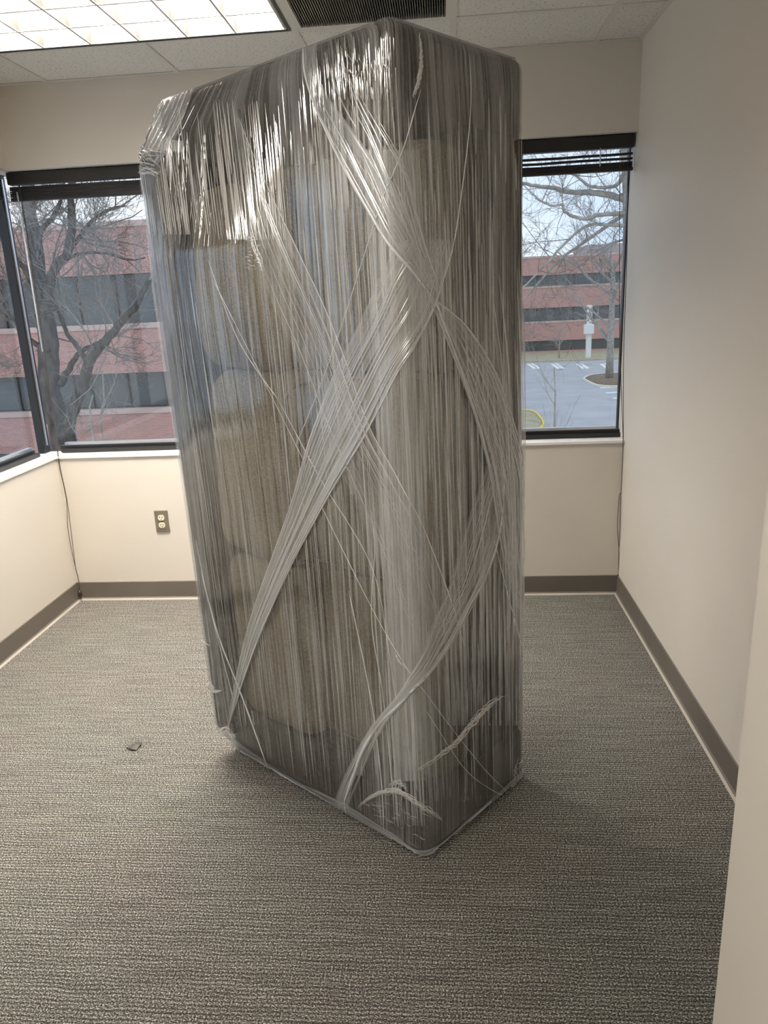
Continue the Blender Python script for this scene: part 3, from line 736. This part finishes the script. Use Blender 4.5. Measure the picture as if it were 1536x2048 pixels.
# crumpled, torn film: sharp folds, their glints painted as white strands
m_crin = film_mat('crumpled_film', .35, .95, 25, 25, clear=True, gloss=.75, rough=.12, seed=8)
m_fold = film_mat('folded_film', .03, .6, 60, 6, clear=True, gloss=.35, seed=14, p0=.4, p1=.7)
def crinkle(pts, wpx, n, mm, amp, seed, ends=True):
    r = random.Random(seed); P = resample([(x, y, 0) for x, y in pts], n); vs = []; fs = []; uvs = []
    for i in range(n):
        t = (P[min(i+1, n-1)]-P[max(i-1, 0)]).normalized(); sd = Vector((-t.y, t.x, 0)); tp = math.sin(math.pi*(i+.5)/n)**.7 if ends else 1
        for j in range(mm+1):
            q = P[i]+sd*((j/mm-.5)*wpx*tp)+Vector((r.uniform(-1, 1), r.uniform(-1, 1), 0))*wpx*.05
            h = film_xy(q.x, q.y, .005+r.random()*amp*tp); vs.append(h[0]); uvs.append((i*.05+r.random()*.05, j*.06))
    for i in range(n-1):
        for j in range(mm):
            b = i*(mm+1)+j
            if r.random() < .95: fs += [(b, b+1, b+mm+2), (b, b+mm+2, b+mm+1)]
    return uvmesh('crumpled_film', vs, fs, uvs, m_crin, film, False)
m_hi = film_mat('film_highlight_white', .85, 1., 9, 9, clear=True, gloss=.35, rough=.10, seed=11, col=(.95, .95, .94))  # near-opaque white, stands in for glints and highlights on the folds
rc = random.Random(17)
def wavy(pts, wpx, num, wd, lift=.008, cover=(.3, 1.)):
    """bundle of crumpled folds following a crease"""
    out = []
    for _ in range(num):
        ln = rc.uniform(*cover); t0 = rc.uniform(0, 1-ln); n = max(8, int(46*ln)); P = resample([(x, y, 0) for x, y in pts], 60); q = []; o0 = rc.gauss(0, .38); ph = rc.random()*50
        for i in range(n):
            t = (t0+ln*i/(n-1))*59; k = min(58, int(t)); c = P[k].lerp(P[k+1], t-k); d = (P[k+1]-P[k]).normalized(); tp = math.sin(math.pi*min(1, max(0, t/59)))**.5*.9+.1
            off = (o0+.45*noise.noise(Vector((i*.55, ph, 0))))*wpx*tp*.5
            r = on_film(c.x-d.y*off, c.y+d.x*off, .006+lift*.5*(1+noise.noise(Vector((i*.9, ph, 7)))))
            if r: q.append(r)
        if len(q) > 4: out.append((q, wd*rc.uniform(.5, 1.5)))
    return out
def ticks(x0, x1, y0, y1, num, lpx, wd, ang=(-.9, .9), inside=None):
    out = []
    for _ in range(num):
        x, y = rc.uniform(x0, x1), rc.uniform(y0, y1)
        if inside and not inside(x, y): continue
        a = rc.uniform(*ang); l = lpx*rc.uniform(.4, 1.4); cv = rc.gauss(0, .35); q = []
        for i in range(7):
            t = i/6; aa = a+cv*(t-.5)*2; r = on_film(x+math.cos(aa)*l*(t-.5), y+math.sin(aa)*l*(t-.5), .0065)
            if r: q.append(r)
        if len(q) > 4: out.append((q, wd*rc.uniform(.5, 1.4)))
    return out
for nm, its in (('torn_crease_glint', wavy([(835, 1535), (870, 1508), (905, 1480), (940, 1440), (975, 1405), (1002, 1388)], 13, 15, .0011, .014)),
                ('torn_crease_glint', wavy([(722, 1612), (745, 1592), (775, 1580), (805, 1580), (835, 1600), (880, 1640)], 14, 14, .0011, .014)+wavy([(780, 1572), (800, 1566), (820, 1580)], 26, 9, .0009, cover=(.4, .9))+ticks(735, 850, 1600, 1680, 60, 14, .0007, (.2, .7), lambda x, y: y < 1600+(x-700)*.55 and y > 1596)),
                ('torn_crease_glint', wavy([(398, 1364), (412, 1376), (424, 1366), (434, 1380), (448, 1378)], 14, 16, .0018, .012)),
                ('torn_crease_glint', wavy([(793, 1298), (803, 1320), (820, 1338)], 4, 6, .0014)), ('torn_crease_glint', wavy([(832, 70), (836, 120), (830, 165), (820, 200)], 7, 10, .0018)),
                ('torn_crease_glint', ticks(248, 318, 296, 350, 90, 22, .0007, (-.2, 1.3))), ('torn_crease_glint', ticks(680, 780, 115, 160, 40, 20, .0005, (.9, 1.9))),
                ('torn_crease_glint', ticks(1025, 1052, 1520, 1590, 40, 22, .0014, (-1.6, -.6))), ('torn_crease_glint', wavy([(418, 1462), (440, 1466), (458, 1456), (472, 1474)], 16, 16, .0014)),
                ('torn_crease_glint', ticks(496, 522, 445, 540, 40, 9, .0006, (-.4, .4))), ('torn_crease_glint', wavy([(838, 1712), (850, 1715), (868, 1712)], 10, 10, .0016)),
                ('torn_crease_glint', wavy([(395, 1260), (405, 1275), (425, 1290)], 4, 5, .0012)), ('torn_crease_glint', wavy([(300, 205), (285, 240), (262, 280)], 22, 26, .0012)),
                ('torn_crease_glint', wavy([(508, 460), (512, 490), (525, 520), (530, 545)], 14, 8, .0007))):
    strands(its, nm, m_hi)
# steep film folds over the raised arm, painted white to stand in for highlights
hi = []
for x0, x1, y0, y1, num, lo, hi_, wd in ((318, 420, 215, 470, 60, 90, 230, .0013), (420, 560, 190, 480, 120, 60, 240, .0013), (620, 780, 70, 200, 90, 25, 90, .0011), (560, 640, 130, 330, 30, 40, 120, .001), (255, 320, 330, 470, 24, 60, 150, .0012), (860, 1000, 300, 560, 18, 40, 120, .001)):
    for _ in range(num):
        a = rs.uniform(y0, y1-lo*.6); it = vline(rs.uniform(x0, x1), a, min(y1, a+rs.uniform(lo, hi_)), rs.gauss(0, .01))
        if it: hi.append((it, wd*rs.uniform(.5, 1.6)))
strands(hi, 'highlight_gathers', m_hi)
ribbon('film_fold', [(302, 206), (285, 232), (268, 262), (252, 298)], [(390, 178), (372, 230), (352, 280), (318, 330)], 40, 26, .004, m_fold)
# gathered hem of film along the foot
m_hem = film_mat('film_hem', .2, .75, 30, 2, clear=False, gloss=.3, seed=4)
ribbon('film_hem', [(462, 1470), (530, 1518), (600, 1562), (690, 1605), (780, 1660), (853, 1698), (950, 1622), (1048, 1536)], [(466, 1494), (530, 1540), (600, 1582), (690, 1632), (780, 1682), (853, 1717), (950, 1640), (1048, 1552)], 110, 8, .005, m_hem)

# ------------------------------------------------------------------ outside the windows (second floor view)
GZ = -5.9
m_asph = noise_col(mat('asphalt', (.4, .4, .43), .9), (.38, .385, .40), (.47, .475, .49), ns=.5, detail=6)
m_paint = mat('road_paint', (.85, .85, .83), .7); m_kerb = mat('concrete_kerb', (.72, .69, .62), .8); m_yel = mat('yellow_kerb_paint', (.85, .62, .08), .7)
m_lawn = noise_col(mat('winter_lawn', (.4, .36, .22), 1), (.36, .33, .21), (.52, .47, .34), ns=1.2, detail=6)
m_mulch = noise_col(mat('mulch', (.2, .15, .1), 1), (.16, .12, .09), (.28, .22, .16), ns=6)
def brick(name, c1, c2, mortar):
    M = mat(name, c1, .9); b = M.node_tree.nodes['Principled BSDF']; t = N(M, 'ShaderNodeTexCoord'); mp = N(M, 'ShaderNodeMapping'); mp.inputs['Rotation'].default_value = (math.radians(90), 0, 0)
    br = N(M, 'ShaderNodeTexBrick'); br.inputs['Color1'].default_value = (*c1, 1); br.inputs['Color2'].default_value = (*c2, 1); br.inputs['Mortar'].default_value = (*mortar, 1)
    br.inputs['Scale'].default_value = 1; br.inputs['Brick Width'].default_value = .21; br.inputs['Row Height'].default_value = .075; br.inputs['Mortar Size'].default_value = .008
    L(M, t.outputs['Object'], mp.inputs['Vector']); L(M, mp.outputs['Vector'], br.inputs['Vector']); L(M, br.outputs['Color'], b.inputs['Base Color']); return M
m_brick = brick('red_brick', (.50, .245, .205), (.60, .30, .25), (.55, .45, .41))
m_stone = mat('pale_stone_band', (.62, .46, .40), .8); m_wglass = mat('dark_office_glass', (.09, .10, .10), .12, 0, .7); m_mull = mat('bronze_mullion', (.10, .085, .07), .5)
m_roofg = noise_col(mat('grey_roof_screen', (.42, .41, .42), .9), (.38, .37, .38), (.46, .45, .45), scale=(6, 1, .4), ns=1.5)
m_conc = mat('white_concrete_post', (.8, .79, .76), .7)
struct(boxo('ground_parking_lot', -90, 110, 14, 80, GZ-.2, GZ, m_asph), 'grey asphalt parking lot with white stall lines')
lot = bpy.data.objects['ground_parking_lot']
struct(boxo('ground_lawn', -90, 110, 80, 150, GZ-.2, GZ+.12, m_lawn), 'dry winter lawn strip in front of the far brick building')
struct(boxo('ground_lawn_near', -90, 110, 1.2, 14, GZ-.2, GZ+.1, m_lawn), 'winter lawn below the windows')
def stripe(a, b, wd=.16):
    a, b = on_z(*a, GZ), on_z(*b, GZ); d = (b-a).normalized(); s = Vector((-d.y, d.x, 0))*wd; q = [a-s, a+s, b+s, b-s]
    vs = [v+Vector((0, 0, .004)) for v in q]+[v+Vector((0, 0, .02)) for v in q]
    pyd('stall_line', vs, [(3, 2, 1, 0), (4, 5, 6, 7), (0, 1, 5, 4), (1, 2, 6, 5), (2, 3, 7, 6), (3, 0, 4, 7)], m_paint, lot)
for dx in (-96, -48, 0, 50, 98):
    x = 1104+dx; stripe((x, 728), (x+14, 738)); stripe((x+8, 727), (x+22, 737)); stripe((x+14, 738), (x+22, 737))
for a, b in (((1200, 776), (1245, 775)), ((1212, 786), (1248, 784)), ((1226, 797), (1250, 796)), ((1236, 806), (1254, 805))): stripe(a, b, .22)
def island(pts, name, label, m_edge, mfill):
    P = [on_z(x, y, GZ) for x, y in pts]; c = sum(P, Vector())/len(P); n = len(P)
    P = resample([tuple(p) for p in P]+[tuple(P[0])], 40)[:-1]; n = len(P)
    e = empty(name, c, label, 'kerb island')
    inn = [c+(p-c)*.93 for p in P]; up = Vector((0, 0, .16))
    vs = P+[p+up for p in P]+[p+up for p in inn]+inn
    fs = []
    for i in range(n):
        k = (i+1) % n
        for a in range(3): fs.append((a*n+i, a*n+k, (a+1)*n+k, (a+1)*n+i))
    pyd('kerb', vs, fs, m_edge, e)
    vs = [c+Vector((0, 0, .32))]+[p+Vector((0, 0, .13)) for p in inn]+[p for p in inn]
    fs = [(0, 1+i, 1+(i+1) % n) for i in range(n)]+[(1+i, 1+n+i, 1+n+(i+1) % n, 1+(i+1) % n) for i in range(n)]
    pyd('planting_bed', vs, fs, mfill, e, True); return e
island([(1165, 760), (1178, 753), (1210, 749), (1255, 748), (1285, 756), (1280, 770), (1235, 776), (1192, 773)], 'kerb_island', 'mulched kerb island around the parking lot tree', m_kerb, m_mulch)
island([(980, 838), (1010, 824), (1060, 824), (1080, 836), (1086, 858), (1040, 872), (980, 870)], 'kerb_island', 'yellow painted kerb island at the lot edge below the window', m_yel, m_lawn)

def building(name, label, x0, x1, y, depth, bands, top, panew, roof=None, ledge=True):
    e = empty(name, ((x0+x1)/2, y, GZ), label, 'building')
    boxo('core_wall', x0+.3, x1-.3, y+.5, y+depth, GZ, top-.4, m_mull, e)
    z = GZ
    prev = top; me = None
    for k, (zt, zb) in enumerate(bands):       # glazing bands
        boxo('brick_band', x0, x1, y, y+depth+.3, zt, prev, m_brick, e)
        if ledge: boxo('stone_ledge', x0-.04, x1+.04, y-.06, y+.3, prev-.16, prev+.06, m_stone, e)
        n = int((x1-x0)/panew); w = (x1-x0)/n
        bm = bmesh.new(); box(bm, .05, w-.05, 0, .06, 0, zt-zb-.04); me = bpy.data.meshes.new('window_pane'); bm.to_mesh(me); bm.free(); me.materials.append(m_wglass)
        bm = bmesh.new(); box(bm, -.05, .05, -.08, .1, 0, zt-zb-.02); mm = bpy.data.meshes.new('window_mullion'); bm.to_mesh(mm); bm.free(); mm.materials.append(m_mull)
        for i in range(n):
            o = link('window_pane', me, None, e); o.location = Vector((x0+i*w, y+.42, zb+.02))
            o = link('window_mullion', mm, None, e); o.location = Vector((x0+i*w, y+.40, zb+.01))
        prev = zb
    if prev > GZ+.1: boxo('brick_band', x0, x1, y, y+depth+.3, GZ, prev, m_brick, e)
    boxo('roof_slab', x0+.2, x1-.2, y+.2, y+depth, top-.3, top-.05, m_roofg, e)
    if roof:
        for r in roof: boxo('roof_screen', *r, m_roofg, e)
    return e
building('brick_building', 'red brick office building with dark ribbon windows behind the bare tree', -46, -6.5, 27, 16, [(2.95, .95), (-1.0, -2.55), (-4.3, -5.8)], 4.9, 1.6)
building('brick_building', 'long red brick office building across the parking lot', -4, 80, 92, 18, [(3.45, 2.1), (-.4, -2.05), (-4.35, -5.6)], 5.6, 2.2, [(20.5, 70, 98, 108, 5.2, 7.0)])
# white post sign on the lawn
a = on_y(1177, 690, 82); e = empty('lamp_post', (a.x, 82, GZ+.12), 'white square post with a box on the lawn across the lot', 'post')
boxo('post', a.x-.28, a.x+.28, 81.8, 82.2, GZ+.12, on_y(1177, 610, 82).z, m_conc, e, .03); b0, b1 = on_y(1167, 668, 81.7), on_y(1187, 648, 81.7)
boxo('sign_box', b0.x, b1.x, 81.3, 81.79, b0.z, b1.z, m_conc, e, .03)

# ---- bare trees
m_bark = noise_col(mat('dark_bark', (.1, .085, .075), .95), (.06, .052, .047), (.15, .13, .115), scale=(1, 1, .35), ns=14, bump=.6, bs=.02)
m_barkp = noise_col(mat('pale_bark', (.38, .35, .31), .9), (.26, .24, .21), (.46, .43, .39), ns=6)
m_twig = noise_col(mat('grey_twig', (.24, .21, .19), .9), (.17, .15, .135), (.32, .29, .26), ns=3)
tr = random.Random(21)
def branch(vs, fs, p, d, ln, r, lev, maxlev, spread=.75, up=.12, kids=(3, 5)):
    n = 5 if lev < 2 else 4; pts = [p]; rad = [r]; q = Vector(p); dd = Vector(d).normalized()
    for i in range(n):
        dd = (dd+Vector((tr.gauss(0, .17), tr.gauss(0, .17), tr.gauss(up*.5, .15)))).normalized(); q = q+dd*(ln/n); pts.append(q.copy()); rad.append(r*(1-.62*(i+1)/n))
    tube_data(pts, rad, 6 if r > .05 else (4 if r > .015 else 3), vs, fs, False)
    if lev >= maxlev: return
    for _ in range(tr.randint(*kids)):
        t = tr.uniform(.25, 1); i = min(n-1, int(t*n)); base = pts[i].lerp(pts[i+1], t*n-i)
        ax = Vector((tr.gauss(0, 1), tr.gauss(0, 1), tr.gauss(0, .8))); ndir = (dd+ax.normalized()*spread*tr.uniform(.6, 1.3)+Vector((0, 0, up))).normalized()
        branch(vs, fs, base, ndir, ln*tr.uniform(.45, .72), max(.0035, rad[i]*tr.uniform(.35, .6)), lev+1, maxlev, spread, up, kids)
def limbs(name, lims, Y, mb, parent, twigm, lev, tlen, tr_r, per, up=.1, jit=.5):
    """main limbs drawn through sight lines at the tree's own distance, twigs sprouting from them"""
    tv, tf = [], []
    for li, (pts, r0, r1, dy) in enumerate(lims):
        n = max(8, len(pts)*4); P = resample([(x, y, 0) for x, y in pts], n); q = []
        for i, a in enumerate(P): q.append(on_y(a.x, a.y, Y+dy*i/(n-1))+Vector((tr.gauss(0, r0*.1), 0, tr.gauss(0, r0*.1))))
        rad = [r0+(r1-r0)*i/(n-1) for i in range(n)]
        v, f = tube_data(q, rad, 8); pyd(name, v, f, mb, parent, True)
        for _ in range(per):
            t = tr.uniform(.12, 1); i = min(n-2, int(t*(n-1))); b = q[i].lerp(q[i+1], t*(n-1)-i); d = (q[i+1]-q[i]).normalized()
            ax = Vector((tr.gauss(0, 1), tr.gauss(0, jit), tr.gauss(0, 1))).normalized()
            branch(tv, tf, b, d*.5+ax, tlen*tr.uniform(.5, 1.2), tr_r*tr.uniform(.5, 1.2), 0, lev, .8, up)
    o = pyd('twigs', tv, tf, twigm, parent, False); o['kind'] = 'stuff'
Yt = 8.
b = on_y(128, 900, Yt); te = empty('bare_tree', (b.x, Yt, GZ+.1), 'dark barked bare tree with forking trunk close to the corner window', 'tree')
g0 = Vector((b.x+.1, Yt, GZ+.1))
v, f = tube_data(resample([tuple(g0), (b.x+.05, Yt, GZ+2), tuple(b), tuple(on_y(128, 825, Yt))], 14), [.34-.011*i for i in range(14)], 10); pyd('trunk', v, f, m_bark, te, True)
limbs('limb', [([(120, 850), (100, 790), (97, 720), (90, 640), (76, 540), (62, 440), (52, 360), (45, 280)], .19, .08, .6),
 ([(132, 850), (150, 815), (166, 768), (180, 722), (205, 690), (232, 655), (270, 610), (300, 560)], .11, .03, -.8),
 ([(160, 780), (172, 728), (152, 690), (134, 665), (108, 602), (90, 560)], .055, .02, .5),
 ([(92, 620), (106, 547), (134, 507), (142, 462), (142, 406), (146, 330)], .085, .04, -.4),
 ([(139, 500), (160, 472), (178, 448), (215, 420), (250, 412)], .04, .015, .5),
 ([(74, 500), (82, 462), (110, 430), (122, 396), (130, 350)], .05, .02, .3),
 ([(122, 770), (132, 748), (161, 704), (200, 684), (221, 668)], .06, .02, .6),
 ([(100, 560), (140, 515), (200, 505), (260, 520), (290, 515)], .03, .012, -.3),
 ([(84, 600), (50, 540), (20, 500), (-20, 450)], .06, .02, -.6),
 ([(96, 700), (60, 680), (30, 640), (-10, 620)], .05, .02, .5)], Yt, m_bark, te, m_twig, 3, 1.15, .015, 11)
# pale sycamore boughs reaching across the right-hand pane
Ys = 13.
b = on_y(1262, 460, Ys); te = empty('sycamore_tree', (b.x+.1, Ys, GZ), 'pale barked sycamore with long bare boughs beyond the right pane', 'tree')
v, f = tube_data(resample([(b.x+.1, Ys, GZ), (b.x+.1, Ys, -2), tuple(b), tuple(on_y(1258, 350, Ys)), tuple(on_y(1250, 230, Ys))], 16), [.27-.009*i for i in range(16)], 10); pyd('trunk', v, f, m_barkp, te, True)
limbs('limb', [([(1258, 400), (1239, 396), (1197, 386), (1137, 384), (1105, 375), (1070, 371), (1020, 360)], .075, .03, .8),
 ([(1260, 424), (1239, 427), (1200, 430), (1165, 437), (1130, 425), (1125, 409), (1102, 411), (1070, 396)], .05, .018, -.7),
 ([(1262, 420), (1242, 433), (1169, 484), (1120, 519), (1072, 571), (1040, 610)], .045, .018, .5),
 ([(1262, 452), (1235, 451), (1176, 451), (1130, 487), (1074, 547), (1040, 580)], .04, .014, -.5),
 ([(1262, 470), (1245, 480), (1220, 487), (1200, 510), (1203, 540)], .03, .01, .3),
 ([(1250, 340), (1230, 372), (1180, 372), (1150, 350), (1110, 340)], .045, .02, .3)], Ys, m_barkp, te, m_twig, 3, 1.3, .012, 8)
def whole_tree(px, ybase, h, r, label, mb, lev, kids, name='bare_tree', spread=.75, gz=GZ, lean=0, lift=0):
    b = on_z(px, ybase, gz); b.z += lift; e = empty(name, b, label, 'tree')
    q = [b+Vector((lean*t*h*.3, 0, h*.62*t)) for t in (0, .2, .45, .7, 1)]; v, f = tube_data(q, [r, r*.85, r*.75, r*.6, r*.4], 8); pyd('trunk', v, f, mb, e, True)
    tv, tf = [], []
    for k in range(11):
        t = tr.uniform(.32, 1); i = min(3, int(t*4)); p0 = q[i].lerp(q[i+1], t*4-i); a = tr.uniform(0, 6.28)
        branch(tv, tf, p0, (math.cos(a)*.75, math.sin(a)*.75, tr.uniform(.35, 1)), h*tr.uniform(.22, .42), r*.35, 0, lev, spread, .12, kids)
    o = pyd('twigs', tv, tf, m_twig if mb is m_bark else m_barkp, e); o['kind'] = 'stuff'; return e
whole_tree(1218, 762, 15, .34, 'tall pale bare tree standing in the mulched kerb island', m_barkp, 3, (3, 5), lift=.28)
whole_tree(1118, 718, 5, .1, 'small bare tree on the lawn before the far building', m_barkp, 3, (3, 4), lift=.12)
def sapling(px, y0, y1, Y, label):
    a, b = on_y(px, y0, Y), on_y(px, y1, Y); e = empty('sapling', (a.x, Y, GZ+.1), label, 'sapling')
    q = resample([(a.x, Y, GZ+.1), tuple(a), tuple(a.lerp(b, .5)+Vector((.03, 0, 0))), tuple(b)], 12); v, f = tube_data(q, [.035-.002*i for i in range(12)], 6); pyd('stem', v, f, m_barkp, e, True)
    tv, tf = [], []
    for k in range(12):
        i = tr.randint(6, 10); s = tr.choice((-1, 1)); branch(tv, tf, q[i], (s*.6, tr.gauss(0, .3), .8), tr.uniform(.5, 1.1), .009, 0, 1, .5, .3, (1, 3))
    o = pyd('twigs', tv, tf, m_barkp, e); o['kind'] = 'stuff'
sapling(1108, 862, 735, 12, 'thin pale sapling outside the right pane')
sapling(186, 880, 790, 7, 'thin pale sapling beside the dark tree trunk')
sapling(205, 880, 740, 9.5, 'taller thin sapling right of the dark tree, beyond the window')
